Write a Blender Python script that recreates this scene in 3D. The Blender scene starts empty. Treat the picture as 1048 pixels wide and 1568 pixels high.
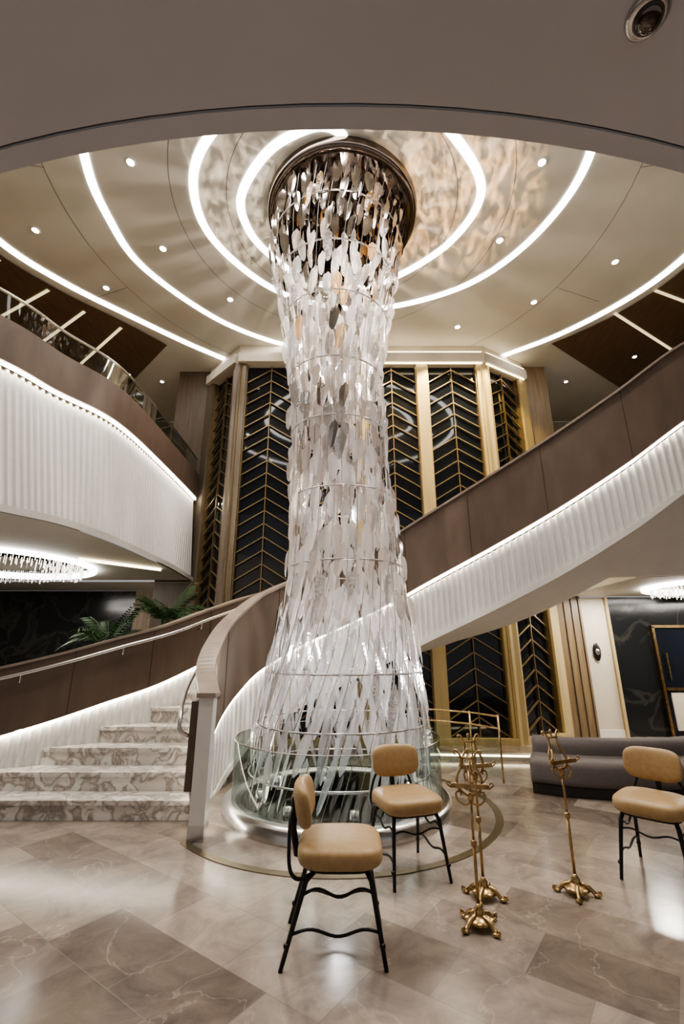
import bpy, math, random
from mathutils import Vector, Matrix
random.seed(7)
S = bpy.context.scene
PI = math.pi

# ------------------------------------------------------------------ materials
def new_mat(name):
    m = bpy.data.materials.new(name); m.use_nodes = True
    nt = m.node_tree; nt.nodes.clear()
    out = nt.nodes.new('ShaderNodeOutputMaterial')
    return m, nt, out

def pbr(name, col, rough=0.5, metal=0.0, noise=0.06, scale=8.0, bump=0.0, stretch=(1,1,1), spec=0.5, trans=0.0, coat=0.0):
    m, nt, out = new_mat(name)
    b = nt.nodes.new('ShaderNodeBsdfPrincipled')
    nt.links.new(b.outputs[0], out.inputs[0])
    b.inputs['Roughness'].default_value = rough
    b.inputs['Metallic'].default_value = metal
    b.inputs['Specular IOR Level'].default_value = spec
    b.inputs['Transmission Weight'].default_value = trans
    b.inputs['Coat Weight'].default_value = coat
    tc = nt.nodes.new('ShaderNodeTexCoord'); mp = nt.nodes.new('ShaderNodeMapping')
    mp.inputs['Scale'].default_value = stretch
    nt.links.new(tc.outputs['Object'], mp.inputs[0])
    n = nt.nodes.new('ShaderNodeTexNoise'); n.inputs['Scale'].default_value = scale; n.inputs['Detail'].default_value = 5
    nt.links.new(mp.outputs[0], n.inputs[0])
    r = nt.nodes.new('ShaderNodeValToRGB')
    r.color_ramp.elements[0].position = 0.3; r.color_ramp.elements[1].position = 0.7
    r.color_ramp.elements[0].color = [c*(1-noise*2) for c in col]+[1]
    r.color_ramp.elements[1].color = [min(1, c*(1+noise)) for c in col]+[1]
    nt.links.new(n.outputs[0], r.inputs[0]); nt.links.new(r.outputs[0], b.inputs['Base Color'])
    if bump > 0:
        bp = nt.nodes.new('ShaderNodeBump'); bp.inputs['Strength'].default_value = bump; bp.inputs['Distance'].default_value = 0.01
        nt.links.new(n.outputs[0], bp.inputs['Height']); nt.links.new(bp.outputs[0], b.inputs['Normal'])
    return m

def emis(name, col, st):
    m, nt, out = new_mat(name)
    e = nt.nodes.new('ShaderNodeEmission'); e.inputs[0].default_value = list(col)+[1]; e.inputs[1].default_value = st
    nt.links.new(e.outputs[0], out.inputs[0]); return m

def marble(name, base, vein, rough, scale=1.5, width=0.03, dist=1.5, base2=None):
    m, nt, out = new_mat(name)
    b = nt.nodes.new('ShaderNodeBsdfPrincipled'); nt.links.new(b.outputs[0], out.inputs[0])
    b.inputs['Roughness'].default_value = rough
    tc = nt.nodes.new('ShaderNodeTexCoord')
    n1 = nt.nodes.new('ShaderNodeTexNoise'); n1.inputs['Scale'].default_value = scale; n1.inputs['Detail'].default_value = 8; n1.inputs['Distortion'].default_value = dist
    nt.links.new(tc.outputs['Object'], n1.inputs[0])
    r = nt.nodes.new('ShaderNodeValToRGB'); cr = r.color_ramp
    cr.elements[0].position = 0.5-width*2.5; cr.elements[0].color = list(base)+[1]
    cr.elements[1].position = 0.5+width*2.5; cr.elements[1].color = list(base2 or base)+[1]
    e = cr.elements.new(0.5); e.color = list(vein)+[1]
    nt.links.new(n1.outputs[0], r.inputs[0]); nt.links.new(r.outputs[0], b.inputs['Base Color'])
    return m

def glassy(name, tint, refl=.5, rough=0.02):
    m, nt, out = new_mat(name)
    t = nt.nodes.new('ShaderNodeBsdfTransparent'); t.inputs[0].default_value = list(tint)+[1]
    g = nt.nodes.new('ShaderNodeBsdfGlossy'); g.inputs['Roughness'].default_value = rough
    fr = nt.nodes.new('ShaderNodeFresnel'); fr.inputs[0].default_value = 1.35
    mx = nt.nodes.new('ShaderNodeMixShader')
    ad = nt.nodes.new('ShaderNodeMath'); ad.operation = 'MULTIPLY'; ad.inputs[1].default_value = refl; ad.use_clamp = True
    nt.links.new(fr.outputs[0], ad.inputs[0]); nt.links.new(ad.outputs[0], mx.inputs[0])
    nt.links.new(t.outputs[0], mx.inputs[1]); nt.links.new(g.outputs[0], mx.inputs[2])
    nt.links.new(mx.outputs[0], out.inputs[0]); return m

def leaf_mat(name, col, tr=0.3, gl=0.3, rough=0.1):
    m, nt, out = new_mat(name)
    t = nt.nodes.new('ShaderNodeBsdfTransparent')
    tl = nt.nodes.new('ShaderNodeBsdfTranslucent'); tl.inputs[0].default_value = list(col)+[1]
    df = nt.nodes.new('ShaderNodeBsdfDiffuse'); df.inputs[0].default_value = list(col)+[1]
    g = nt.nodes.new('ShaderNodeBsdfGlossy'); g.inputs['Roughness'].default_value = rough; g.inputs[0].default_value = (.9, .88, .87, 1)
    tc = nt.nodes.new('ShaderNodeTexCoord'); n = nt.nodes.new('ShaderNodeTexNoise'); n.inputs['Scale'].default_value = 26
    nt.links.new(tc.outputs['Object'], n.inputs[0])
    bp = nt.nodes.new('ShaderNodeBump'); bp.inputs['Strength'].default_value = 0.5; bp.inputs['Distance'].default_value = 0.01
    nt.links.new(n.outputs[0], bp.inputs['Height']); nt.links.new(bp.outputs[0], g.inputs['Normal'])
    a = nt.nodes.new('ShaderNodeMixShader'); a.inputs[0].default_value = 0.5
    nt.links.new(tl.outputs[0], a.inputs[1]); nt.links.new(df.outputs[0], a.inputs[2])
    b = nt.nodes.new('ShaderNodeMixShader'); b.inputs[0].default_value = tr
    nt.links.new(a.outputs[0], b.inputs[1]); nt.links.new(t.outputs[0], b.inputs[2])
    c = nt.nodes.new('ShaderNodeMixShader'); c.inputs[0].default_value = gl
    nt.links.new(b.outputs[0], c.inputs[1]); nt.links.new(g.outputs[0], c.inputs[2])
    nt.links.new(c.outputs[0], out.inputs[0]); return m

def floor_material():
    m, nt, out = new_mat('polished_marble_tiles')
    N = nt.nodes.new; L = nt.links.new
    b = N('ShaderNodeBsdfPrincipled'); L(b.outputs[0], out.inputs[0])
    tc = N('ShaderNodeTexCoord'); mp = N('ShaderNodeMapping'); mp.inputs['Rotation'].default_value = (0, 0, math.radians(36)); mp.inputs['Location'].default_value = (.3, .15, 0)
    L(tc.outputs['Object'], mp.inputs[0])
    br = N('ShaderNodeTexBrick'); br.offset = 0.5; br.inputs['Scale'].default_value = 1.0
    br.inputs['Color1'].default_value = (0, 0, 0, 1); br.inputs['Color2'].default_value = (1, 1, 1, 1); br.inputs['Mortar'].default_value = (.5, .5, .5, 1)
    br.inputs['Mortar Size'].default_value = 0.002; br.inputs['Brick Width'].default_value = 0.62; br.inputs['Row Height'].default_value = 0.42
    L(mp.outputs[0], br.inputs[0])
    r = N('ShaderNodeValToRGB'); cr = r.color_ramp
    cr.elements[0].color = (.150, .122, .106, 1); cr.elements[1].color = (.35, .30, .262, 1)
    e = cr.elements.new(.4); e.color = (.240, .20, .173, 1)
    L(br.outputs['Color'], r.inputs[0])
    n = N('ShaderNodeTexNoise'); n.inputs['Scale'].default_value = 3.4; n.inputs['Detail'].default_value = 12; n.inputs['Distortion'].default_value = .8; n.inputs['Roughness'].default_value = .68
    L(tc.outputs['Object'], n.inputs[0])
    r2 = N('ShaderNodeValToRGB'); r2.color_ramp.elements[0].position = .3; r2.color_ramp.elements[1].position = .7
    r2.color_ramp.elements[0].color = (.60, .60, .62, 1); r2.color_ramp.elements[1].color = (1.25, 1.21, 1.15, 1)
    L(n.outputs[0], r2.inputs[0])
    mx = N('ShaderNodeMix'); mx.data_type = 'RGBA'; mx.blend_type = 'MULTIPLY'; mx.inputs[0].default_value = 1
    L(r.outputs[0], mx.inputs[6]); L(r2.outputs[0], mx.inputs[7])
    n3 = N('ShaderNodeTexNoise'); n3.inputs['Scale'].default_value = 1.3; n3.inputs['Detail'].default_value = 8; n3.inputs['Distortion'].default_value = .6
    L(tc.outputs['Object'], n3.inputs[0])
    r3 = N('ShaderNodeValToRGB'); c3 = r3.color_ramp
    c3.elements[0].position = .495; c3.elements[0].color = (0, 0, 0, 1); c3.elements[1].position = .505; c3.elements[1].color = (0, 0, 0, 1)
    e = c3.elements.new(.5); e.color = (.2, .2, .2, 1)
    L(n3.outputs[0], r3.inputs[0])
    mv = N('ShaderNodeMix'); mv.data_type = 'RGBA'; L(r3.outputs[0], mv.inputs[0]); L(mx.outputs[2], mv.inputs[6]); mv.inputs[7].default_value = (.62, .54, .46, 1)
    mm = N('ShaderNodeMix'); mm.data_type = 'RGBA'; L(br.outputs['Fac'], mm.inputs[0]); L(mv.outputs[2], mm.inputs[6]); mm.inputs[7].default_value = (.19, .16, .14, 1)
    L(mm.outputs[2], b.inputs['Base Color'])
    rn = N('ShaderNodeMapRange'); rn.inputs['To Min'].default_value = .10; rn.inputs['To Max'].default_value = .24
    L(n.outputs[0], rn.inputs[0]); L(rn.outputs[0], b.inputs['Roughness'])
    b.inputs['Specular IOR Level'].default_value = 0.5
    return m

M = {}
M['floor'] = floor_material()
M['white'] = pbr('white_plaster', (.72, .70, .67), .6, noise=.02, scale=3)
M['ceil'] = pbr('ceiling_paint', (.66, .64, .575), .5, noise=.02, scale=2)
M['soffit'] = pbr('soffit_grey_paint', (.60, .585, .61), .6, noise=.02, scale=2)
M['groove'] = pbr('groove_dark', (.22, .20, .19), .7)
M['slat'] = pbr('white_slats', (.72, .715, .70), .45, noise=.02)
M['brown'] = pbr('brown_parapet_panel', (.135, .095, .073), .45, noise=.08, scale=6, stretch=(1, 1, .3))
M['seam'] = pbr('panel_seam', (.05, .035, .03), .6)
M['cap'] = pbr('wood_handrail_cap', (.34, .27, .225), .3, noise=.08, scale=6)
M['wood'] = pbr('wood_veneer', (.24, .17, .095), .4, noise=.15, scale=5, stretch=(6, 6, .3))
M['wooddk'] = pbr('dark_wood_veneer', (.115, .082, .055), .4, noise=.15, scale=5, stretch=(6, 6, .3))
M['woodceil'] = pbr('wood_ceiling', (.15, .095, .055), .45, noise=.12, scale=4, stretch=(5, .5, 1))
M['gold'] = pbr('yellow_lit_column', (.50, .39, .20), .4, metal=.1, noise=.08, scale=3, stretch=(3, 3, .2))  # column finish with the yellow wash light mixed into its colour
M['goldshade'] = pbr('shaded_column', (.18, .145, .11), .4, metal=.1, noise=.08, scale=3, stretch=(3, 3, .2))  # same columns, darkened in colour for the shaded left side
M['slatgold'] = pbr('bronze_slats', (.30, .22, .115), .35, metal=.7)
M['blackglass'] = pbr('black_window_glass', (.008, .010, .015), .05, noise=.05, spec=.5)
M['steps'] = marble('stair_marble', (.66, .62, .58), (.33, .29, .26), .3, scale=5.5, width=.03, dist=.7, base2=(.80, .77, .73))
M['darkmarble'] = marble('dark_marble', (.012, .013, .014), (.035, .034, .031), .15, scale=1.1, width=.014, dist=.8)
M['led'] = emis('led_white', (1, .95, .88), 11)
M['ledw'] = emis('led_warm', (1, .84, .55), 6)
M['ledcove'] = emis('led_cove_soft', (1, .80, .46), 1.1)
M['ledstair'] = emis('led_stair', (1, .91, .75), 20)
M['lampspot'] = emis('downlight_lens', (1, .93, .82), 40)
M['chrome'] = pbr('polished_chrome', (.75, .73, .72), .08, metal=1, noise=.02)
M['darkchrome'] = pbr('dark_mirror', (.14, .12, .11), .06, metal=1, noise=.05)
M['bronze'] = pbr('smoked_chrome_rim', (.20, .165, .145), .12, metal=1, noise=.05)
M['satin'] = pbr('satin_steel', (.62, .60, .59), .25, metal=1, noise=.02)
M['leaf'] = leaf_mat('glass_leaf_clear', (.90, .86, .85), .30, .34)
M['leafp'] = leaf_mat('glass_leaf_rose', (.66, .55, .51), .26, .36)
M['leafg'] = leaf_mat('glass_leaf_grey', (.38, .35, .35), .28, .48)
M['leafo'] = leaf_mat('glass_leaf_amber', (.80, .48, .20), .25, .34)
M['leafs'] = leaf_mat('glass_leaf_frost', (.92, .93, .96), .50, .42)
M['leafc'] = pbr('chrome_leaf', (.52, .48, .45), .08, metal=1, noise=.1)
M['glass'] = glassy('rail_glass', (.80, .89, .87), .6)
M['leather'] = pbr('tan_leather', (.40, .265, .13), .45, noise=.06, scale=30, bump=.1)
M['black'] = pbr('black_metal', (.012, .011, .012), .35, metal=.3)
M['brass'] = pbr('brass', (.48, .33, .16), .28, metal=1, noise=.2, scale=24)
M['brassfl'] = pbr('brass_inlay', (.24, .19, .12), .3, metal=.8, noise=.05)
M['sofa'] = pbr('taupe_upholstery', (.15, .13, .125), .8, noise=.06, scale=40, bump=.15)
M['sofadk'] = pbr('sofa_plinth', (.03, .025, .022), .6)
M['leafgreen'] = pbr('palm_leaf_green', (.03, .08, .022), .5, noise=.2, scale=10)
M['pot'] = pbr('planter_ceramic', (.25, .23, .21), .5)
M['cream'] = pbr('cream_wall', (.58, .52, .42), .6, noise=.02)
M['postwhite'] = pbr('newel_white', (.72, .70, .69), .3, noise=.02)
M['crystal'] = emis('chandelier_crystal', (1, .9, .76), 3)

# ------------------------------------------------------------------ mesh builder
class MB:
    def __init__(s, name):
        s.name = name; s.v = []; s.f = []; s.m = []; s.sm = []; s.mats = []
    def mi(s, k):
        if k not in s.mats: s.mats.append(k)
        return s.mats.index(k)
    def face(s, idx, k, smooth=False):
        s.f.append(idx); s.m.append(s.mi(k)); s.sm.append(smooth)
    def quad(s, pts, k):
        b = len(s.v); s.v += [tuple(p) for p in pts]; s.face(list(range(b, b+len(pts))), k)
    def box(s, c, d, k, rz=0.0):
        b = len(s.v); ca, sa = math.cos(rz), math.sin(rz)
        for dz in (-1, 1):
            for dx, dy in ((-1, -1), (1, -1), (1, 1), (-1, 1)):
                x, y = dx*d[0]/2, dy*d[1]/2
                s.v.append((c[0]+x*ca-y*sa, c[1]+x*sa+y*ca, c[2]+dz*d[2]/2))
        for q in ((0, 3, 2, 1), (4, 5, 6, 7), (0, 1, 5, 4), (1, 2, 6, 5), (2, 3, 7, 6), (3, 0, 4, 7)):
            s.face([b+i for i in q], k)
    def grid(s, rows, k, smooth=True, closeu=False, closev=False):
        b = len(s.v); n = len(rows); w = len(rows[0])
        for r in rows: s.v += [tuple(p) for p in r]
        for i in range(n-1 if not closeu else n):
            for j in range(w-1 if not closev else w):
                i2 = (i+1) % n; j2 = (j+1) % w
                s.face([b+i*w+j, b+i*w+j2, b+i2*w+j2, b+i2*w+j], k, smooth)
    def tube(s, pts, r, k, n=8, caps=True):
        pts = [Vector(p) for p in pts]; rows = []; prev = None
        for i, p in enumerate(pts):
            t = (pts[min(i+1, len(pts)-1)]-pts[max(i-1, 0)])
            if t.length < 1e-9: t = Vector((0, 0, 1))
            t.normalize()
            if prev is None:
                a = Vector((1, 0, 0)) if abs(t.x) < .8 else Vector((0, 1, 0))
                u = t.cross(a).normalized()
            else:
                u = (prev-t*prev.dot(t)).normalized()
            prev = u; w = t.cross(u)
            rr = r[i] if isinstance(r, (list, tuple)) else r
            rows.append([p+(u*math.cos(2*PI*j/n)+w*math.sin(2*PI*j/n))*rr for j in range(n)])
        b = len(s.v); s.grid(rows, k, True, False, True)
        if caps:
            s.face([b+j for j in range(n)][::-1], k); s.face([b+(len(rows)-1)*n+j for j in range(n)], k)
    def lathe(s, prof, c, k, n=32):
        rows = [[(c[0]+r*math.cos(2*PI*j/n), c[1]+r*math.sin(2*PI*j/n), c[2]+z) for j in range(n)] for r, z in prof]
        s.grid(rows, k, True, False, True)
    def ellip(s, c, d, k, e1=1.0, e2=1.0, n=24, mat=None, bulge=0):
        def pw(x, e): return math.copysign(abs(x)**e, x)
        rows = []
        for i in range(n//2+1):
            ph = -PI/2+PI*i/(n//2)
            row = []
            for j in range(n):
                th = 2*PI*j/n
                v = Vector((d[0]*pw(math.cos(ph), e1)*pw(math.cos(th), e2), d[1]*pw(math.cos(ph), e1)*pw(math.sin(th), e2), d[2]*pw(math.sin(ph), e1)))
                if mat: v = mat @ v
                row.append(v+Vector(c))
            rows.append(row)
        s.grid(rows, k, True, False, True)
    def flat(s, pts, z, hw, k):
        nm = normals(pts)
        s.grid([[(p[0]-n[0]*hw, p[1]-n[1]*hw, z), (p[0]+n[0]*hw, p[1]+n[1]*hw, z)] for p, n in zip(pts, nm)], k, False)
    def sweep(s, pts, z0, z1, o0, o1, k, smooth=False):
        n = len(pts); nm = normals(pts)
        g = lambda a, i: a[i] if isinstance(a, (list, tuple)) else a
        rows = []
        for i in range(n):
            x, y = pts[i][0], pts[i][1]; nx, ny = nm[i]
            a, b2, c, d = g(o0, i), g(o1, i), g(z0, i), g(z1, i)
            rows.append([(x+nx*a, y+ny*a, c), (x+nx*b2, y+ny*b2, c), (x+nx*b2, y+ny*b2, d), (x+nx*a, y+ny*a, d)])
        b = len(s.v); s.grid(rows, k, smooth, False, True)
        s.face([b+3, b+2, b+1, b], k); e = b+(n-1)*4; s.face([e, e+1, e+2, e+3], k)
    def build(s, loc=(0, 0, 0), rz=0.0, parent=None):
        me = bpy.data.meshes.new(s.name); me.from_pydata([tuple(v) for v in s.v], [], s.f)
        for k in s.mats: me.materials.append(M[k])
        for p, mi, sm in zip(me.polygons, s.m, s.sm):
            p.material_index = mi; p.use_smooth = sm
        me.update()
        o = bpy.data.objects.new(s.name, me); S.collection.objects.link(o)
        o.location = loc; o.rotation_euler = (0, 0, rz)
        if parent: o.parent = parent
        return o

def normals(pts):
    out = []
    for i in range(len(pts)):
        a = pts[max(i-1, 0)]; b = pts[min(i+1, len(pts)-1)]
        dx, dy = b[0]-a[0], b[1]-a[1]; l = math.hypot(dx, dy) or 1
        out.append((-dy/l, dx/l))
    return out

def cat(P, n=12):
    P = [tuple(p) for p in P]; out = []
    Q = [tuple(2*a-b for a, b in zip(P[0], P[1]))]+P+[tuple(2*a-b for a, b in zip(P[-1], P[-2]))]
    for i in range(1, len(Q)-2):
        for j in range(n):
            t = j/n
            out.append(tuple(.5*((2*b)+(-a+c)*t+(2*a-5*b+4*c-d)*t*t+(-a+3*b-3*c+d)*t**3) for a, b, c, d in zip(Q[i-1], Q[i], Q[i+1], Q[i+2])))
    out.append(P[-1]); return out

def resample(P, step):
    out = [P[0]]; acc = 0
    for i in range(1, len(P)):
        a, b = P[i-1], P[i]; l = math.hypot(b[0]-a[0], b[1]-a[1])
        if l < 1e-9: continue
        d = step-acc
        while d <= l:
            t = d/l; out.append(tuple(u+(v-u)*t for u, v in zip(a, b))); d += step
        acc = l-(d-step)
    return out

def interp(tab, z):
    if z <= tab[0][0]: return tab[0][1]
    for (a, b), (c, d) in zip(tab, tab[1:]):
        if z <= c: return b+(d-b)*(z-a)/(c-a)
    return tab[-1][1]

C = (0.0, 5.4)
CEIL = 8.0

# ------------------------------------------------------------------ floor
b = MB('floor')
b.quad([(-13, -4, 0), (13, -4, 0), (13, 13, 0), (-13, 13, 0)], 'floor'); b.build()

b = MB('floor_ring_inlay')
ring = [(C[0]-.05+1.6*math.cos(a), C[1]+1.6*math.sin(a)) for a in [math.radians(218+i*2) for i in range(0, 100)]]
b.sweep(ring, .001, .006, -.035, .035, 'brassfl'); b.build()

# ------------------------------------------------------------------ upper ceiling
b = MB('ceiling')
b.quad([(-13, -4, CEIL), (-13, 13, CEIL), (13, 13, CEIL), (13, -4, CEIL)], 'ceil')
def arc(r, a0, a1, n=60, c=C): return [(c[0]+r*math.cos(math.radians(a0+(a1-a0)*i/n)), c[1]+r*math.sin(math.radians(a0+(a1-a0)*i/n))) for i in range(n+1)]
for r in (1.75, 2.55, 4.25):
    b.flat(arc(r, 0, 360, 120), CEIL-.004, .005, 'groove')
for a in (20, 62, 118, 160, 190, -10):
    p = [(C[0]+4.25*math.cos(math.radians(a)), C[1]+4.25*math.sin(math.radians(a))), (C[0]+5.3*math.cos(math.radians(a)), C[1]+5.3*math.sin(math.radians(a)))]
    b.flat(p, CEIL-.004, .005, 'groove')
b.build()

spiral = [(.02, 4.42), (-.02, 4.22), (-.374, 4.15), (-1.0, 4.45), (-1.50, 5.08), (-1.5, 5.65), (-1.21, 6.15), (-.6, 6.7), (.3, 6.85), (1.01, 6.58), (1.79, 5.87), (2.05, 5.0), (1.41, 4.2),
          (.6, 3.7), (-.8, 3.65), (-1.76, 4.27), (-2.18, 4.98), (-2.1, 5.87), (-1.32, 6.86), (-.2, 7.35), (1.04, 7.33), (2.4, 6.72), (3.2, 5.63), (3.36, 4.37), (2.6, 2.9), (.8, 1.9), (-1.5, 2.0), (-3.0, 3.2), (-3.53, 4.52), (-3.65, 5.4), (-3.5, 6.4), (-2.59, 7.65), (-1.5, 8.4), (-.6, 8.6)]
b = MB('ceiling_spiral_led_light')
b.flat(cat(spiral, 14), CEIL-.008, .060, 'led')
b.build()
for nm_, P in (('a', [(-5.9, 4.6), (-5.66, 5.87), (-5.1, 6.75), (-4.24, 7.64), (-3.4, 8.45), (-2.64, 9.08)]), ('b', [(3.68, 8.9), (4.6, 8.2), (5.34, 7.36), (5.8, 6.5), (6.0, 5.4), (6.0, 4.2)])):
    b = MB('ceiling_arc_led_light'); b.flat(cat(P, 12), CEIL-.008, .07, 'led'); b.build()

b = MB('wood_ceiling_panel')
Pl = cat([(-6.1, 4.6), (-5.9, 5.95), (-5.3, 6.9), (-4.45, 7.8), (-3.86, 8.5)], 8)
Po = cat([(-9.5, 4.6), (-9.2, 6.6), (-8.4, 8.2), (-7.0, 9.6), (-5.39, 10.05)], 8)
b.grid([[(p[0], p[1], CEIL-.02), (q[0], q[1], CEIL-.02)] for p, q in zip(Pl, Po)], 'woodceil', False)
for p, q in (((-5.48, 6.89), (-7.4, 7.86)), ((-5.11, 7.45), (-7.4, 8.95)), ((-4.6, 7.92), (-6.6, 9.55)), ((-5.9, 6.2), (-8.4, 7.0))):
    b.flat([p, q], CEIL-.03, .03, 'ledcove')
b.build()
b = MB('wood_ceiling_panel')
Pl = cat([(4.6, 8.45), (5.0, 8.1), (5.6, 7.4), (6.05, 6.4), (6.2, 4.6)], 8)
Po = cat([(7.42, 10.4), (8.2, 9.6), (9.2, 8.3), (9.8, 6.6), (10, 4.6)], 8)
b.grid([[(p[0], p[1], CEIL-.02), (q[0], q[1], CEIL-.02)] for p, q in zip(Pl, Po)], 'woodceil', False)
for p, q in (((5.44, 7.5), (7.8, 8.9)), ((5.85, 6.9), (8.8, 8.0))):
    b.flat([p, q], CEIL-.03, .03, 'ledcove')
b.build()

LC = (1, .93, .83)
DL = [(-2.93, 4.59), (-4.93, 5.65), (-3.01, 6.0), (-4.39, 6.86), (-2.15, 7.15), (2.77, 4.59), (2.6, 5.84), (4.75, 6.27), (3.72, 7.22), (2.41, 7.92), (-2.5, 2.6), (2.5, 2.6)]
for x, y in DL:
    b = MB('recessed_downlight')
    b.lathe([(.0, -.012), (.05, -.012)], (0, 0, 0), 'lampspot', 16); b.lathe([(.05, -.012), (.055, -.02), (.075, -.014), (.08, 0)], (0, 0, 0), 'white', 16)
    o = b.build((x, y, CEIL))
    l = bpy.data.lights.new('downlight_beam', 'SPOT'); l.energy = 235; l.spot_size = math.radians(95); l.spot_blend = .7; l.color = LC; l.shadow_soft_size = .06
    lo = bpy.data.objects.new('downlight_beam', l); S.collection.objects.link(lo); lo.parent = o; lo.location = (0, 0, -.06)
for x, y in ((-6.9, 8.6), (-5.2, 9.6), (-7.9, 7.5), (6.7, 8.9), (7.6, 8.0), (-4.5, 9.9), (5.6, 9.9)):
    b = MB('recessed_downlight'); b.lathe([(.0, -.032), (.04, -.032)], (0, 0, 0), 'lampspot', 16); b.lathe([(.04, -.032), (.06, -.036), (.065, 0)], (0, 0, 0), 'white', 16)
    b.build((x, y, CEIL))

# ------------------------------------------------------------------ near soffit (deck above camera)
b = MB('ceiling_near_soffit')
A0, A1 = 203, 345
inn = arc(4.5, A0, A1, 80); g1 = arc(4.555, A0, A1, 80); g2 = arc(4.564, A0, A1, 80); outr = arc(10.5, A0, A1, 80)
b.grid([[(p[0], p[1], 2.9), (q[0], q[1], 2.9)] for p, q in zip(inn, g1)], 'soffit', False)
b.grid([[(p[0], p[1], 2.91), (q[0], q[1], 2.91)] for p, q in zip(g1, g2)], 'groove', False)
b.grid([[(p[0], p[1], 2.9), (q[0], q[1], 2.9)] for p, q in zip(g2, outr)], 'soffit', False)
b.grid([[(p[0], p[1], 2.9), (p[0], p[1], 4.65)] for p in inn], 'white', False)
b.grid([[(p[0], p[1], 4.65), (q[0], q[1], 4.65)] for p, q in zip(inn, outr)], 'white', False)
b.build()
b = MB('ceiling_security_camera')
b.lathe([(.046, 0), (.046, -.010), (.040, -.016), (.032, -.016)], (0, 0, 0), 'satin', 24)
b.ellip((0, 0, -.014), (.032, .032, .028), 'darkchrome'); b.build((.700, .660, 2.9))

# ------------------------------------------------------------------ left balcony
top = cat([(-5.4, 3.0), (-4.6, 3.6), (-3.95, 4.5), (-3.71, 5.12), (-3.42, 5.65), (-3.3, 6.15), (-3.25, 7.0), (-3.22, 8.5), (-3.22, 9.4)], 10)
bot = cat([(-5.0, 2.6), (-4.2, 3.5), (-3.58, 4.5), (-3.28, 4.95), (-3.12, 5.5), (-3.05, 6.15), (-3.02, 7.0), (-3.0, 7.9), (-3.1, 9.4)], 10)
both = resample([a+c for a, c in zip(top, bot)], .0225)
nm = normals(both)
b = MB('balcony_left')
rows = []
for i, p in enumerate(both):
    o = .028 if (i % 4) < 2 else 0.0
    nx, ny = nm[i]
    rows.append([(p[0]+nx*o, p[1]+ny*o, 4.66), (p[2]+nx*o, p[3]+ny*o, 2.98)])
b.grid(rows, 'slat', False)
b.grid([[(p[2]-nm[i][0]*.04, p[3]-nm[i][1]*.04, 2.98), (p[2]-nm[i][0]*.04, p[3]-nm[i][1]*.04, 2.90)] for i, p in enumerate(both)], 'white', False)
pt = [(p[0], p[1]) for p in both][::3]
b.sweep(pt, 4.71, 5.24, -.07, .05, 'brown')
b.sweep(pt, 4.665, 4.70, -.055, -.02, 'ledstair')
b.grid([[(x, y, 5.24), (x, y, 5.60)] for x, y in pt], 'glass', True)
b.sweep(pt, 5.60, 5.62, -.015, .015, 'satin')
b.build()
b = MB('ceiling_left_lounge')
pb = [(p[2], p[3]) for p in both][::6]
b.grid([[(p[0], p[1], 2.9), (-12.4, p[1]+.0, 2.9)] for p in pb], 'ceil', False)
b.quad([(-3.1, 9.4, 2.9), (-12.4, 9.4, 2.9), (-12.4, 11.9, 2.9), (-3.1, 11.9, 2.9)], 'ceil')
b.grid([[(p[0], p[1], 4.65), (-12.4, p[1], 4.65)] for p in pt], 'wood', False)
b.quad([(-3.22, 9.4, 4.65), (-12.4, 9.4, 4.65), (-12.4, 11.9, 4.65), (-3.22, 11.9, 4.65)], 'wood')
b.sweep([(-4.05, 6.9), (-3.15, 7.85)], 2.86, 2.895, -.02, .02, 'ledw')
b.build()

# ------------------------------------------------------------------ back wall of tall feature windows
def chevron_wall(name, x0, y0, x1, y1, ncol, z1=7.55, cw=.24, lit=(0, 1), shaded=0):
    b = MB(name)
    L = math.hypot(x1-x0, y1-y0); ux, uy = (x1-x0)/L, (y1-y0)/L; nx, ny = uy, -ux
    ang = math.atan2(uy, ux)
    P = lambda s, o, z: (x0+ux*s+nx*o, y0+uy*s+ny*o, z)
    b.quad([P(0, 0, 0), P(L, 0, 0), P(L, 0, z1), P(0, 0, z1)], 'blackglass')
    bay = L/ncol
    for i in range(ncol+1):
        k = 'goldshade' if i < shaded else 'gold'  # leftmost columns take the copy with shade in its colour
        c = P(bay*i, .06, z1/2); b.box(c, (cw, .2, z1), k, ang)
        for sx in (-1, 1):
            c = P(bay*i+sx*(cw/2+.012), .04, z1/2); b.box(c, (.02, .14, z1), 'slatgold', ang)
    for i in range(ncol):
        a = bay*i+cw/2+.02; e = bay*(i+1)-cw/2-.02; m = (a+e)/2; hw = (e-a)/2; dr = hw*.62
        b.box(P(m, .04, z1/2), (.016, .05, z1), 'slatgold', ang)
        z = .1
        while z < z1-.02:
            for sgn in (-1, 1):
                zc, ze = z+dr, z
                if zc > z1: continue
                p0 = P(m, .055, zc); p1 = P(m+sgn*hw, .055, ze)
                q0 = P(m, .02, zc); q1 = P(m+sgn*hw, .02, ze)
                h = .024
                up = lambda p: (p[0], p[1], p[2]+h)
                b.quad([p0, p1, up(p1), up(p0)], 'slatgold'); b.quad([q0, q1, p1, p0], 'slatgold'); b.quad([up(q0), up(q1), up(p1), up(p0)], 'slatgold')
            z += .27
    b.box(P(L/2, .10, z1+.1), (L+.1, .3, .22), 'cream', ang)
    b.box(P(L/2, .0, z1+.33), (L+.1, .3, .24), 'cream', ang)
    if lit[1] > lit[0]:
        b.box(P(L*(lit[0]+lit[1])/2, .22, z1+.235), (L*(lit[1]-lit[0]), .03, .02), 'ledw', ang)
        b.box(P(L*(lit[0]+lit[1])/2, .20, z1-.03), (L*(lit[1]-lit[0]), .03, .015), 'ledw', ang)
    b.box(P(L/2, .10, .05), (L, .16, .1), 'gold', ang)
    return b.build()
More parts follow.
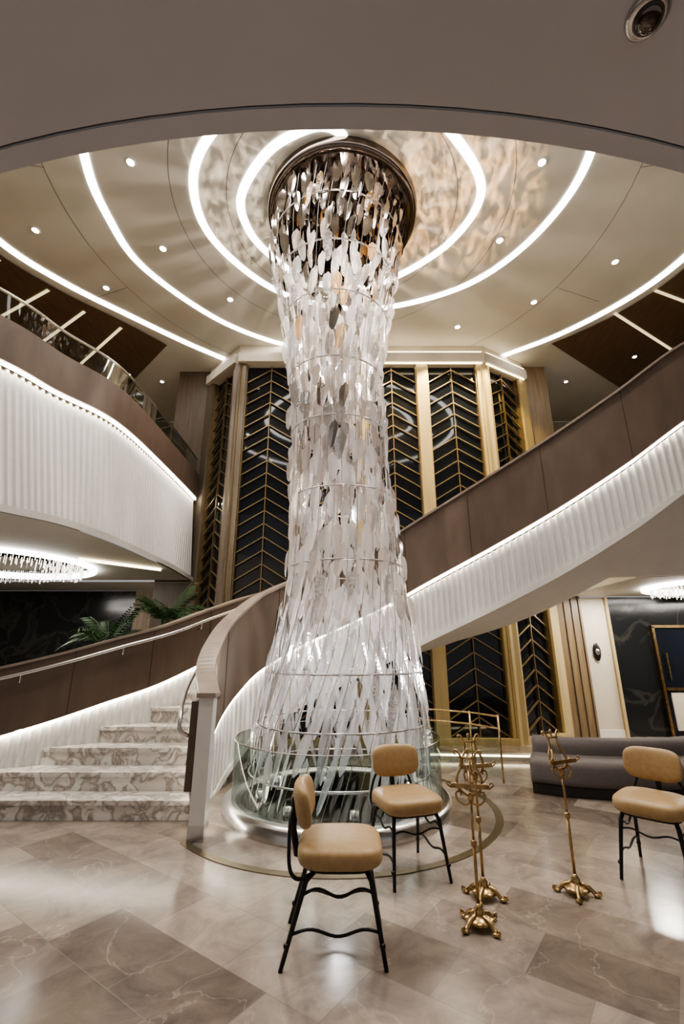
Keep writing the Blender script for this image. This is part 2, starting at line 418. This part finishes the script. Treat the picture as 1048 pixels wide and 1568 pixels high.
chevron_wall('window_1', -2.2, 8.7, 3.05, 8.7, 4, lit=(.5, 1), shaded=2)
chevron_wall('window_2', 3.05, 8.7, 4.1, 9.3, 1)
chevron_wall('window_3', -3.0, 9.5, -2.2, 8.7, 1, lit=(0, 0), shaded=2)

b = MB('wall_back_left')
b.box((-3.5, 9.58, 4), (.84, .12, 8), 'wooddk')
b.quad([(-12.4, 10.8, 0), (-4.8, 10.8, 0), (-4.8, 10.8, 2.89), (-12.4, 10.8, 2.89)], 'darkmarble')
b.box((-4.55, 10.75, 1.44), (.5, .1, 2.88), 'wood')
b.quad([(-12.4, 12, 4.66), (-3.9, 12, 4.66), (-3.9, 12, 7.99), (-12.4, 12, 7.99)], 'cream')
b.quad([(-3.93, 9.6, 0), (-3.93, 12, 0), (-3.93, 12, 7.99), (-3.93, 9.6, 7.99)], 'cream')
b.build()
b = MB('bar_counter')
b.box((-8, 9.6, .55), (5, .5, 1.1), 'wooddk'); b.box((-8, 9.55, 1.12), (5.1, .65, .05), 'darkmarble'); b.box((-8, 9.33, .12), (5, .02, .03), 'ledw')
b.build()
b = MB('wall_left'); b.quad([(-12.5, -4, 0), (-12.5, 12, 0), (-12.5, 12, 8), (-12.5, -4, 8)], 'cream'); b.build()
b = MB('wall_right'); b.quad([(12.5, -4, 0), (12.5, 12, 0), (12.5, 12, 8), (12.5, -4, 8)], 'cream'); b.build()
b = MB('wall_back_right')
b.box((4.45, 9.38, 4), (.72, .12, 8), 'wood')
for i in range(5): b.box((4.16+i*.15, 9.31, 1.3), (.012, .02, 2.58), 'seam')
b.box((5.05, 9.42, 1.29), (.5, .12, 2.58), 'cream')
b.box((5.05, 9.35, .06), (.5, .02, .12), 'white')
b.box((8.9, 9.42, 1.29), (7.2, .12, 2.58), 'darkmarble')
b.box((5.33, 9.33, 1.29), (.05, .06, 2.58), 'gold')
b.quad([(4.8, 12, 4.66), (12.4, 12, 4.66), (12.4, 12, 7.99), (4.8, 12, 7.99)], 'cream')
b.build()
b = MB('door_1')
for x in (6.15, 7.45): b.box((x, 9.31, 1.0), (.05, .08, 2.0), 'brass')
b.box((6.8, 9.31, 2.0), (1.35, .08, .05), 'brass')
b.box((6.8, 9.30, .98), (1.24, .04, 1.94), 'blackglass')
b.box((6.8, 9.27, .45), (1.1, .03, .66), 'cream')
b.box((6.8, 9.26, .84), (1.24, .05, .05), 'brass')
b.box((6.28, 9.23, 1.25), (.03, .03, .5), 'brass')
b.build()
b = MB('oval_wall_sconce')
b.ellip((0, 0, 0), (.075, .03, .17), 'black', 1, 1); b.ellip((0, -.025, .0), (.045, .02, .06), 'satin')
b.build((5.0, 9.33, 1.52))

b = MB('ceiling_right_lounge')
poly = [(4.5, 9.36), (4.5, 6.95), (5.15, 6.76), (6.0, 6.70), (12.4, 6.70), (12.4, 9.36)]
b.quad([(x, y, 2.6) for x, y in poly], 'ceil')
b.quad([(x, y, 4.6) for x, y in poly], 'wood')
for p, q in zip(poly[:4], poly[1:5]): b.quad([(p[0], p[1], 2.6), (q[0], q[1], 2.6), (q[0], q[1], 4.6), (p[0], p[1], 4.6)], 'white')
b.quad([(4.5, 9.36, 4.6), (12.4, 9.36, 4.6), (12.4, 12, 4.6), (4.5, 12, 4.6)], 'wood')
b.build()

# ------------------------------------------------------------------ helical staircase
SP = [(-1.22, 4.50, -5.6, 4.45, -.05), (-1.40, 4.92, -4.6, 4.92, .17), (-1.46, 5.22, -3.85, 5.22, .34), (-1.47, 5.52, -3.28, 5.52, .51), (-1.45, 5.82, -2.82, 5.82, .68), (-1.37, 6.14, -2.35, 6.16, .86),
      (-1.15, 6.52, -1.92, 6.75, 1.13), (-.62, 7.02, -1.3, 7.55, 1.47), (.1, 7.28, -.15, 8.25, 1.80), (.8, 7.22, 1.05, 8.35, 2.12), (1.35, 6.95, 1.95, 8.0, 2.40),
      (2.1, 6.4, 2.8, 7.5, 2.77), (2.9, 5.9, 3.5, 7.1, 3.20), (3.7, 5.55, 4.2, 6.85, 3.70), (4.7, 5.3, 5.1, 6.65, 4.38), (5.6, 5.2, 6.0, 6.6, 4.6), (8, 5.1, 8, 6.6, 4.62)]
SD = cat(SP, 14)
def zob(z):
    v = z-.70
    return v if v < 1.7 else min(2.6, 1.7+(v-1.7)*.75)
b = MB('spiral_staircase')
def at_z(z):
    for a, c in zip(SD, SD[1:]):
        if a[4] <= z <= c[4] and c[4] > a[4]:
            t = (z-a[4])/(c[4]-a[4]); return tuple(u+(v-u)*t for u, v in zip(a, c))
    return SD[-1]
nst = 26
for n in range(1, nst+1):
    zt = .17*n
    p = at_z(zt); q = at_z(min(zt+.17, 4.58))
    zb = 0.001 if n < 6 else zt-.45
    ov = .02
    b.quad([(p[0], p[1], zt), (q[0], q[1], zt), (q[2], q[3], zt), (p[2], p[3], zt)], 'steps')
    b.quad([(p[0], p[1]-.0, zt-.04), (p[2], p[3]-.0, zt-.04), (p[2], p[3], zb if n < 6 else zt-.2), (p[0], p[1], zb if n < 6 else zt-.2)], 'steps')
    b.quad([(p[0], p[1]-ov, zt), (p[2], p[3]-ov, zt), (p[2], p[3]-ov, zt-.04), (p[0], p[1]-ov, zt-.04)], 'steps')
    b.quad([(p[0], p[1]-ov, zt-.04), (p[2], p[3]-ov, zt-.04), (p[2], p[3], zt-.04), (p[0], p[1], zt-.04)], 'groove')
    b.quad([(p[0], p[1]-ov, zt), (p[2], p[3]-ov, zt), (p[2], p[3], zt), (p[0], p[1], zt)], 'steps')
SDs = [p for p in SD if p[4]-.70 > .005]
b.grid([[(p[0], p[1], p[4]-.70), (p[2], p[3], zob(p[4]))] for p in SDs], 'white')
R = resample([p for p in SD], .0225); nmR = normals(R)
rows = []
for i, p in enumerate(R):
    o = .03 if (i % 4) < 2 else 0.
    zl = p[4]+.08; zb = max(0.0, p[4]-.66)
    rows.append([(p[0]-nmR[i][0]*o*1, p[1]-nmR[i][1]*o, max(zl, .02)), (p[0]-nmR[i][0]*o, p[1]-nmR[i][1]*o, min(zb, max(zl, .02)))])
b.grid(rows, 'slat', False)
Rs = R[::3]
I = [(p[0], p[1]) for p in Rs]
b.sweep(I, [max(0, p[4]-.72) for p in Rs], [max(.001, p[4]-.64) for p in Rs], -.045, .0, 'white')
b.sweep(I, [p[4]+.14 for p in Rs], [p[4]+1.14 for p in Rs], -.06, .06, 'brown')
b.sweep(I, [p[4]+1.14 for p in Rs], [p[4]+1.175 for p in Rs], -.10, .09, 'cap')
b.sweep(I, [p[4]+.10 for p in Rs], [p[4]+.13 for p in Rs], -.05, -.02, 'ledstair')
nI = normals(I)
for i in range(20, len(I), 16):
    x, y = I[i]; nx, ny = nI[i]; z = Rs[i][4]
    b.box((x-nx*.061, y-ny*.061, z+.64), (.008, .006, .98), 'seam', math.atan2(-nx, ny))
Of = resample([(p[2], p[3], p[4]) for p in SD], .07)
b.sweep([(p[0], p[1]) for p in Of], [max(0, zob(p[2])) for p in Of], [p[2]+.22 for p in Of], 0, .08, 'white')
Or = resample([(p[2], p[3], p[4]) for p in SD], .0225); nO = normals(Or)
rows = []
for i, p in enumerate(Or):
    o = .022 if (i % 4) < 2 else 0.
    rows.append([(p[0]-nO[i][0]*o, p[1]-nO[i][1]*o, p[2]+.22), (p[0]-nO[i][0]*o, p[1]-nO[i][1]*o, max(0, p[2]-.2))])
b.grid(rows, 'slat', False)
b.sweep([(p[0], p[1]) for p in Of], [p[2]+.27 for p in Of], [p[2]+.96 for p in Of], -.05, .05, 'brown')
b.sweep([(p[0], p[1]) for p in Of], [p[2]+.96 for p in Of], [p[2]+.99 for p in Of], -.07, .07, 'cap')
b.sweep([(p[0], p[1]) for p in Of], [p[2]+.23 for p in Of], [p[2]+.26 for p in Of], -.045, -.02, 'ledstair')
nOf = normals(Of)
b.tube([(p[0]-nOf[i][0]*.12, p[1]-nOf[i][1]*.12, p[2]+.86) for i, p in enumerate(Of)], .022, 'satin', 8)
for i in range(4, len(Of), 14):
    p = Of[i]; nx, ny = nOf[i]
    b.tube([(p[0]-nx*.05, p[1]-ny*.05, p[2]+.76), (p[0]-nx*.11, p[1]-ny*.11, p[2]+.77), (p[0]-nx*.12, p[1]-ny*.12, p[2]+.86)], .009, 'satin', 6)
for i in range(3, len(Of), 12):
    x, y, z = Of[i]; nx, ny = nOf[i]
    b.box((x-nx*.051, y-ny*.051, z+.61), (.008, .006, .68), 'seam', math.atan2(-nx, ny))
b.box((-1.22, 4.47, .56), (.13, .13, 1.12), 'postwhite'); b.box((-1.22, 4.47, .06), (.14, .14, .12), 'satin')
b.box((-1.33, 4.53, .72), (.06, .18, .72), 'brown')
b.box((-1.22, 4.47, 1.135), (.17, .17, .04), 'cap')
b.tube(cat([(-1.36, 4.42, .80), (-1.42, 4.36, .86), (-1.44, 4.42, .98), (-1.52, 4.7, 1.06), (-1.60, 5.1, 1.2), (-1.62, 5.6, 1.42), (-1.55, 6.1, 1.7), (-1.3, 6.6, 1.95)], 6), .018, 'satin', 8)
b.build()

# ------------------------------------------------------------------ sculpture
RAD = [(.1, .98), (.2, .96), (.82, .91), (1.5, .81), (2.24, .69), (3.04, .635), (3.9, .605), (4.97, .62), (5.93, .74), (7.1, .93), (8, 1.04)]
CX = [(.2, -.03), (.8, -.01), (1.5, .03), (2.24, .06), (3.0, .02), (3.9, -.03), (4.97, -.09), (7.1, -.10), (8, 0)]
TW = [(.1, -.45), (1.5, 0), (3, .25), (8, .7)]
b = MB('glass_leaf_sculpture')
random.seed(21)
def leaf(c, L, w, ang, slope, twist, k, fold=.3, lean=0.0):
    rd = Vector((math.cos(ang), math.sin(ang), 0)); up = Vector((0, 0, 1)); tg = Vector((-math.sin(ang), math.cos(ang), 0))
    upv = (up+rd*slope+tg*lean).normalized(); nrm = tg.cross(upv).normalized()
    q = Matrix.Rotation(twist, 3, upv)
    tg = q @ tg; nrm = q @ nrm
    tl = random.uniform(-.16, .16); upv2 = (upv+tg*tl).normalized(); tg = upv2.cross(nrm)*-1
    prof = [(-.5, .05), (-.40, .30), (-.12, .44), (.18, .5), (.34, .40), (.43, .16), (.5, .06)]
    base = len(b.v)
    for y, x in prof:
        p = c+upv2*(y*L)
        b.v.append(tuple(p-tg*(x*w)+nrm*(x*w*fold))); b.v.append(tuple(p)); b.v.append(tuple(p+tg*(x*w)+nrm*(x*w*fold)))
    for i in range(len(prof)-1):
        a = base+i*3
        b.face([a, a+1, a+4, a+3], k); b.face([a+1, a+2, a+5, a+4], k)
zs = []; z = .42
while z < 7.8:
    zs.append(z); z += .255
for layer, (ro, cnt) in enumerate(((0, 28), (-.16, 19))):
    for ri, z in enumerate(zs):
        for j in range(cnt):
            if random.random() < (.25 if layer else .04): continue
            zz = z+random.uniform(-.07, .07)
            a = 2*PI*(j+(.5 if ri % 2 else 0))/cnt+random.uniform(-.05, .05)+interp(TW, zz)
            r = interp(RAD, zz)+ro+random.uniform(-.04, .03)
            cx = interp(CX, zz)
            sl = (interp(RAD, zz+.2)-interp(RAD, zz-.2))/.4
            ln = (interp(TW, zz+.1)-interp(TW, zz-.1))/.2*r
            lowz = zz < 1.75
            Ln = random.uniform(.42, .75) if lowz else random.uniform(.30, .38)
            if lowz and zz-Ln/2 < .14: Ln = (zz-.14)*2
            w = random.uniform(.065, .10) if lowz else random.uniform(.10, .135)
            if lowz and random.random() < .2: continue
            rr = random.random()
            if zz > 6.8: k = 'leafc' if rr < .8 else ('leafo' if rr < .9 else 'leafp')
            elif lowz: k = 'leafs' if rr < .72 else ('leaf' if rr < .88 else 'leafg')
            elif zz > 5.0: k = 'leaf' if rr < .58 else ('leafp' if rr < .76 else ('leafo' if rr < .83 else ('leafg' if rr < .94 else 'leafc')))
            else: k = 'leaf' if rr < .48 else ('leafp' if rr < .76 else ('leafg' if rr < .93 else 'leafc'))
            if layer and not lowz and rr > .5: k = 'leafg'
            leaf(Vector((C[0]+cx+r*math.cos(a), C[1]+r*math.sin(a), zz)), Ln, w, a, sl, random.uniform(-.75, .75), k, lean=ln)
for i in range(230):
    r = random.uniform(.15, .95); a = random.uniform(0, 2*PI); zz = random.uniform(7.35, 7.70)
    leaf(Vector((C[0]+r*math.cos(a), C[1]+r*math.sin(a), zz)), .34, .11, a, 0, random.uniform(-1.5, 1.5), 'leafc' if i % 8 else 'leafo')
for j in range(44):
    pts = []
    for i in range(34):
        z = .12+i*(7.75/33); a = 2*PI*j/44+interp(TW, z); r = interp(RAD, z)-.02
        pts.append((C[0]+interp(CX, z)+r*math.cos(a), C[1]+r*math.sin(a), z))
    b.tube(pts, .004, 'satin', 3, False)
for z in (.35, .8, 1.3, 2.45, 3.3, 4.2, 5.0, 5.9, 6.6, 7.3):
    r = interp(RAD, z)-.0; cx = interp(CX, z)
    b.tube([(C[0]+cx+r*math.cos(2*PI*i/48), C[1]+r*math.sin(2*PI*i/48), z) for i in range(49)], .010, 'satin', 6, False)
b.lathe([(0, -.12), (1.04, -.12)], (C[0], C[1], 8.0), 'darkchrome', 64)
b.lathe([(1.04, -.12), (1.04, -.15), (1.12, -.15), (1.15, -.10), (1.15, -.001)], (C[0], C[1], 8.0), 'bronze', 64)
b.build()

b = MB('sculpture_base_plinth')
c0 = (C[0]-.05, C[1], 0)
b.lathe([(1.17, 0), (1.17, .10), (1.13, .13), (1.02, .13), (1.0, .10), (0, .10)], c0, 'satin', 72)
b.lathe([(.98, .102), (0, .103)], c0, 'darkchrome', 64)
for i in range(8):
    a = 2*PI*i/8+.2
    b.lathe([(0, .17), (.04, .17), (.045, .1)], (c0[0]+.8*math.cos(a), c0[1]+.8*math.sin(a), 0), 'satin', 12)
b.lathe([(1.08, .12), (1.08, .66)], c0, 'glass', 72)
b.lathe([(1.083, .657), (1.083, .664), (1.076, .664), (1.076, .657), (1.083, .657)], c0, 'satin', 72)
b.build()

def light(name, kind, loc, e, col=LC, rot=None, size=.2, spot=None, aim=None, gobo=None):
    l = bpy.data.lights.new(name, kind); l.energy = e; l.color = col
    if kind == 'AREA': l.shape = 'DISK'; l.size = size
    else: l.shadow_soft_size = size
    if kind == 'SPOT': l.spot_size = math.radians(spot or 60); l.spot_blend = .7 if gobo else .5
    o = bpy.data.objects.new(name, l); S.collection.objects.link(o); o.location = loc
    if rot: o.rotation_euler = rot
    if aim: o.rotation_euler = (Vector(aim)-Vector(loc)).to_track_quat('-Z', 'Y').to_euler()
    if gobo:
        l.use_nodes = True; nt = l.node_tree; em = nt.nodes.get('Emission')
        tc = nt.nodes.new('ShaderNodeTexCoord'); mp = nt.nodes.new('ShaderNodeMapping'); mp.inputs['Scale'].default_value = (gobo, gobo*2.2, gobo)
        mp.inputs['Rotation'].default_value = (0, 0, .5)
        n = nt.nodes.new('ShaderNodeTexNoise'); n.inputs['Scale'].default_value = 1; n.inputs['Detail'].default_value = 3; n.inputs['Distortion'].default_value = .9  # noise breaks the beam into imitation caustic ripples
        r = nt.nodes.new('ShaderNodeValToRGB'); r.color_ramp.elements[0].position = .44; r.color_ramp.elements[1].position = .70
        r.color_ramp.elements[0].color = (.04, .04, .04, 1)
        nt.links.new(tc.outputs['Normal'], mp.inputs[0]); nt.links.new(mp.outputs[0], n.inputs[0]); nt.links.new(n.outputs[0], r.inputs[0]); nt.links.new(r.outputs[0], em.inputs['Strength'])
    return o
light('sculpture_top_fill', 'POINT', (0, 5.4, 6.5), 120, (1, .86, .72), size=.03)  # first of several unseen point lights added inside to brighten the leaves
light('sculpture_core_fill', 'POINT', (0, 5.4, 5.6), 32, (1, .90, .82), size=.06)
light('sculpture_core_fill', 'POINT', (0, 5.4, 3.4), 9, (1, .92, .88), size=.06)
light('sculpture_base_fill', 'POINT', (0, 5.4, 1.3), 34, (1, .97, .95), size=.08)
light('added_caustic_spot', 'SPOT', (1.12, 5.4, .2), 5200, (1, .56, .24), size=.01, spot=21, aim=(1.75, 5.3, 8), gobo=22)  # spots added at the plinth to imitate leaf caustics on the ceiling
light('added_caustic_spot', 'SPOT', (-1.2, 5.4, .2), 2400, (1, .82, .64), size=.01, spot=20, aim=(-1.8, 5.3, 8), gobo=24)
light('added_caustic_spot', 'SPOT', (.9, 4.65, .2), 2600, (1, .70, .46), size=.01, spot=20, aim=(1.6, 4.0, 8), gobo=24)

# ------------------------------------------------------------------ brass railing behind sculpture
b = MB('brass_railing')
P = [(.6, 7.0), (1.2, 6.95), (1.7, 6.6), (1.95, 6.2)]
Pc = cat(P, 8)
for z in (.74, .60): b.tube([(x, y, z) for x, y in Pc], .012, 'brass', 6)
for x, y in P: b.tube([(x, y, 0), (x, y, .76)], .012, 'brass', 6)
b.grid([[(x, y, .04), (x, y, .56)] for x, y in Pc], 'glass')
b.build()
b = MB('lit_floor_plinth')
b.sweep([(1.2, 7.5), (2.9, 7.35)], 0, .05, 0, .3, 'cream'); b.sweep([(1.2, 7.5), (2.9, 7.35)], .05, .075, .0, .02, 'ledw'); b.build()

# ------------------------------------------------------------------ curved banquette
b = MB('curved_banquette_sofa')
sp = cat([(2.12, 5.75), (2.6, 5.52), (3.3, 5.42), (4.1, 5.5), (4.8, 5.75)], 8)
ns = normals(sp)
def prof_sweep(mb, pts, nms, prof, k):
    rows = [[(p[0]+n[0]*o, p[1]+n[1]*o, z) for o, z in prof] for p, n in zip(pts, nms)]
    base = len(mb.v); mb.grid(rows, k, True, False, True); w = len(prof)
    mb.face([base+i for i in range(w)][::-1], k); mb.face([base+(len(rows)-1)*w+i for i in range(w)], k)
def rr(o0, o1, z0, z1, r, n=4):
    out = []
    for cx, cz, a0 in ((o0+r, z0+r, 180), (o1-r, z0+r, 270), (o1-r, z1-r, 0), (o0+r, z1-r, 90)):
        for i in range(n+1):
            a = math.radians(a0+90*i/n); out.append((cx+r*math.cos(a), cz+r*math.sin(a)))
    return out
prof_sweep(b, sp, ns, rr(.06, .62, 0, .11, .01), 'sofadk')
prof_sweep(b, sp, ns, rr(0, .70, .11, .36, .06), 'sofa')
prof_sweep(b, sp, ns, rr(.42, .70, .26, .52, .08), 'sofa')
b.build()

# ------------------------------------------------------------------ chairs
def chair(loc, rz):
    e = bpy.data.objects.new('dining_chair', None); S.collection.objects.link(e); e.location = loc; e.rotation_euler = (0, 0, rz)
    b = MB('seat_cushion')
    b.ellip((0, -.03, .458), (.228, .235, .066), 'leather', .6, .5, 40)
    b.ellip((0, -.03, .402), (.19, .19, .015), 'black', .4, .5, 24)
    b.build(parent=e)
    b = MB('backrest')
    Mx = Matrix.Rotation(math.radians(-10), 3, 'X')
    def pw(x, q): return math.copysign(abs(x)**q, x)
    rows = []
    for i in range(17):
        ph = -PI/2+PI*i/16; row = []
        for j in range(40):
            th = 2*PI*j/40
            x = .195*pw(math.cos(ph), .8)*pw(math.cos(th), .55); z = .115*pw(math.cos(ph), .8)*pw(math.sin(th), .6); y = .045*pw(math.sin(ph), .7)
            v = Mx @ Vector((x, y-1.1*x*x, z)); row.append(v+Vector((0, .19, .68)))
        rows.append(row)
    b.grid(rows, 'leather', True, False, True)
    b.build(parent=e)
    b = MB('frame')
    for sx in (-1, 1):
        b.tube([(sx*.16, -.17, .40), (sx*.175, -.195, .36), (sx*.21, -.26, 0)], [.014, .015, .011], 'black', 8)
        b.tube([(sx*.15, .10, .40), (sx*.175, .15, .36), (sx*.215, .265, 0)], [.014, .015, .011], 'black', 8)
        for z, y0, y1 in ((.31, -.20, .17), (.15, -.232, .222)):
            xs = sx*(.175+.04*(1-z/.36))
            pts = [(xs, y0+(y1-y0)*t, z+.018*math.sin(t*PI*3.2)*(1 if z > .2 else .8)) for t in [i/16 for i in range(17)]]
            b.tube(pts, .008, 'black', 6)
        for z in (.10,):
            b.ellip((sx*.206, -.243, z), (.017, .017, .014), 'black', n=12); b.ellip((sx*.206, .238, z), (.017, .017, .014), 'black', n=12)
        b.tube(cat([(sx*.15, .10, .39), (sx*.18, .19, .37), (sx*.185, .235, .42), (sx*.15, .245, .54), (sx*.10, .245, .62), (sx*.05, .235, .67)], 5), .010, 'black', 8)
    b.tube([(-.16, -.17, .395), (.16, -.17, .395)], .01, 'black', 6); b.tube([(-.15, .12, .395), (.15, .12, .395)], .01, 'black', 6)
    b.tube([(-.18+.36*t, -.20, .30+.014*math.sin(t*PI*3)) for t in [i/14 for i in range(15)]], .006, 'black', 6)
    b.tube([(0, .13, .395), (0, .215, .42), (0, .24, .55), (0, .23, .65)], .02, 'black', 8)
    b.ellip((0, .235, .68), (.07, .018, .045), 'black', .7, .7, 16)
    b.build(parent=e)
    return e
chair((-.04, 3.02, 0), math.radians(90))
chair((.47, 3.90, 0), math.radians(17))
chair((2.27, 3.80, 0), math.radians(-45))

# ------------------------------------------------------------------ lyre music stands
def stand(loc, rz, h=.72):
    b = MB('lyre_music_stand')
    b.lathe([(0, .115), (.012, .115), (.016, .10), (.03, .085), (.026, .07), (.05, .055), (.075, .045), (.08, .032), (.0, .03)], (0, 0, 0), 'brass', 24)
    for i in range(4):
        a = PI/4+i*PI/2; ca, sa = math.cos(a), math.sin(a)
        pts = cat([(.03, .06), (.07, .05), (.10, .025), (.125, .012), (.14, .02), (.135, .034), (.122, .03)], 4)
        b.tube([(ca*p, sa*p, z) for p, z in pts], [.016-.010*i2/(len(pts)-1) for i2 in range(len(pts))], 'brass', 8)
        b.ellip((ca*.115, sa*.115, .012), (.02, .02, .012), 'brass', n=12)
        a2 = a+PI/4; b.ellip((math.cos(a2)*.065, math.sin(a2)*.065, .04), (.022, .022, .012), 'brass', n=12)
    b.tube([(0, 0, .08), (0, 0, h*.62)], .010, 'brass', 10); b.tube([(0, 0, h*.6), (0, 0, h)], .008, 'brass', 10)
    b.lathe([(.008, -.02), (.018, -.012), (.018, .012), (.008, .02)], (0, 0, h*.62), 'brass', 16)
    b.ellip((0, 0, h-.01), (.02, .02, .03), 'brass', n=16)
    T = lambda x, z, y=0: (x, y+z*.25, h+z)
    for s in (-1, 1):
        out = cat([(0, 0), (.045, .015), (.075, .055), (.07, .105), (.045, .15), (.042, .20), (.06, .235), (.08, .24), (.085, .225), (.072, .218)], 5)
        b.tube([T(s*x, z) for x, z in out], [.010-.005*i/(len(out)-1) for i in range(len(out))], 'brass', 8)
        b.tube([T(s*x, z, -.005) for x, z in cat([(.0, -.03), (.04, -.045), (.08, -.02), (.085, .015), (.06, .02), (.055, 0)], 4)], .006, 'brass', 6)
        b.ellip(T(s*.09, .06, -.02), (.024, .008, .012), 'brass', n=12)
    for x in (-.024, -.008, .008, .024): b.tube([T(x, .03), T(x, .2)], .0022, 'brass', 4)
    b.tube([T(-.055, .2), T(.055, .2)], .006, 'brass', 8)
    b.ellip(T(0, .235), (.012, .01, .018), 'brass', n=12); b.tube([T(0, .2), T(0, .24)], .005, 'brass', 6)
    b.box((0, -.012, h+.05), (.23, .045, .007), 'brass'); b.box((0, -.034, h+.06), (.23, .006, .022), 'brass')
    for s in (-1, 1): b.tube([(s*.115, -.03, h+.05), (s*.14, -.04, h+.07), (s*.13, -.045, h+.09), (s*.115, -.045, h+.078)], .005, 'brass', 6)
    b.tube([(0, 0, h-.04), (0, .05, h+.02), (0, .07, h+.12)], .006, 'brass', 6)
    return b.build(loc, rz)
stand((.79, 3.19, 0), math.radians(-12), .66)
stand((.915, 3.52, 0), math.radians(15), .70)
stand((1.53, 3.56, 0), math.radians(25), .72)

# ------------------------------------------------------------------ palms
def palm(loc, h, seed):
    random.seed(seed)
    b = MB('potted_palm')
    b.lathe([(0, .02), (.17, 0), (.23, .42), (.25, .45), (.22, .45), (.2, .40), (0, .40)], (0, 0, 0), 'pot', 28)
    for i in range(5):
        a = i*1.3; b.tube([(0.05*math.cos(a), .05*math.sin(a), .4), (.06*math.cos(a), .06*math.sin(a), h*.8)], .012, 'leafgreen', 6)
    for f in range(15):
        a = f*2.399; el = random.uniform(.3, 1.0); Lf = random.uniform(.6, .85)
        pts = []
        for i in range(9):
            t = i/8; d = Lf*t*(.35+.6*el)
            pts.append(Vector((math.cos(a)*d, math.sin(a)*d, h*.78+Lf*(1.2-.5*el)*t-Lf*.75*t*t*el)))
        b.tube(pts, .007, 'leafgreen', 5)
        sd = Vector((-math.sin(a), math.cos(a), 0))
        for i in range(1, 9):
            for sub in (0, .5):
                if i == 8 and sub: continue
                p = pts[i] if not sub else (pts[i]+pts[i-1])/2
                dr = (pts[i]-pts[i-1]).normalized()
                for sg in (-1, 1):
                    ll = .28*(1-.55*abs(i/8-.45)); tip = p+sd*sg*ll*.8+dr*ll*.55+Vector((0, 0, -.4*ll))
                    m = (p+tip)/2; w = dr*.016
                    b.quad([p, m-w, tip, m+w], 'leafgreen')
    b.build(loc)
palm((-2.95, 7.8, 0), 2.6, 3)
palm((-4.05, 8.2, 0), 2.1, 5)

# ------------------------------------------------------------------ lounge chandeliers
def chand(loc, r):
    b = MB('crystal_ring_chandelier')
    b.lathe([(r, 0), (r, -.05), (r-.08, -.06), (r-.10, 0)], (0, 0, 0), 'led', 64)
    random.seed(11)
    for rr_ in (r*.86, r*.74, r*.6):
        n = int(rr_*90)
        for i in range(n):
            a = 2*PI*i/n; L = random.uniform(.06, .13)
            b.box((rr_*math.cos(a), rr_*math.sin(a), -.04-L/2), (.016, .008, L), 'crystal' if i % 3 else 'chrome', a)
    b.lathe([(r*.9, -.005), (r*.5, -.005)], (0, 0, 0), 'chrome', 64)
    b.build(loc)
chand((-5.6, 7.3, 2.895), 1.45)
chand((6.25, 7.75, 2.595), 1.0)
light('lounge_lamp', 'AREA', (-6, 8.2, 2.7), 60, size=1.5)
light('lounge_lamp', 'AREA', (7.2, 8.2, 2.5), 90, size=1.5)
light('lounge_lamp', 'AREA', (5.1, 8.6, 2.55), 45, size=.4)
for x in (.8, 2.0, 3.2):
    light('window_wash_lamp', 'SPOT', (x, 7.7, 7.9), 360, (1, .78, .32), size=.04, spot=85, aim=(x+.15, 8.8, 4.6))
for x, y in ((-1.6, -.2), (1.6, -.2), (-3.2, 1.0), (3.2, 1.0), (0, -1.2)):
    b = MB('recessed_downlight'); b.lathe([(.0, -.012), (.04, -.012)], (0, 0, 0), 'lampspot', 16); b.lathe([(.04, -.012), (.045, -.02), (.065, -.014), (.07, 0)], (0, 0, 0), 'white', 16)  # unseen downlights added out of view to light the foreground
    b.build((x, y, 2.9)); light('soffit_fill_beam', 'SPOT', (x, y, 2.86), 20, size=.04, spot=110)

w = bpy.data.worlds.new('World'); S.world = w; w.use_nodes = True
bg = w.node_tree.nodes['Background']; bg.inputs[0].default_value = (1, .97, .98, 1); bg.inputs[1].default_value = .32
S.view_settings.exposure = 0.22
try: S.view_settings.look = 'AgX - Medium High Contrast'
except Exception as ex: print(ex)

cam = bpy.data.cameras.new('Camera'); co = bpy.data.objects.new('Camera', cam); S.collection.objects.link(co)
cam.sensor_fit = 'VERTICAL'; cam.sensor_height = 36; cam.lens = 16.0; cam.clip_start = .05
co.location = (0, 0, 1.5); co.rotation_euler = (math.radians(90+17.2), 0, 0)
S.camera = co
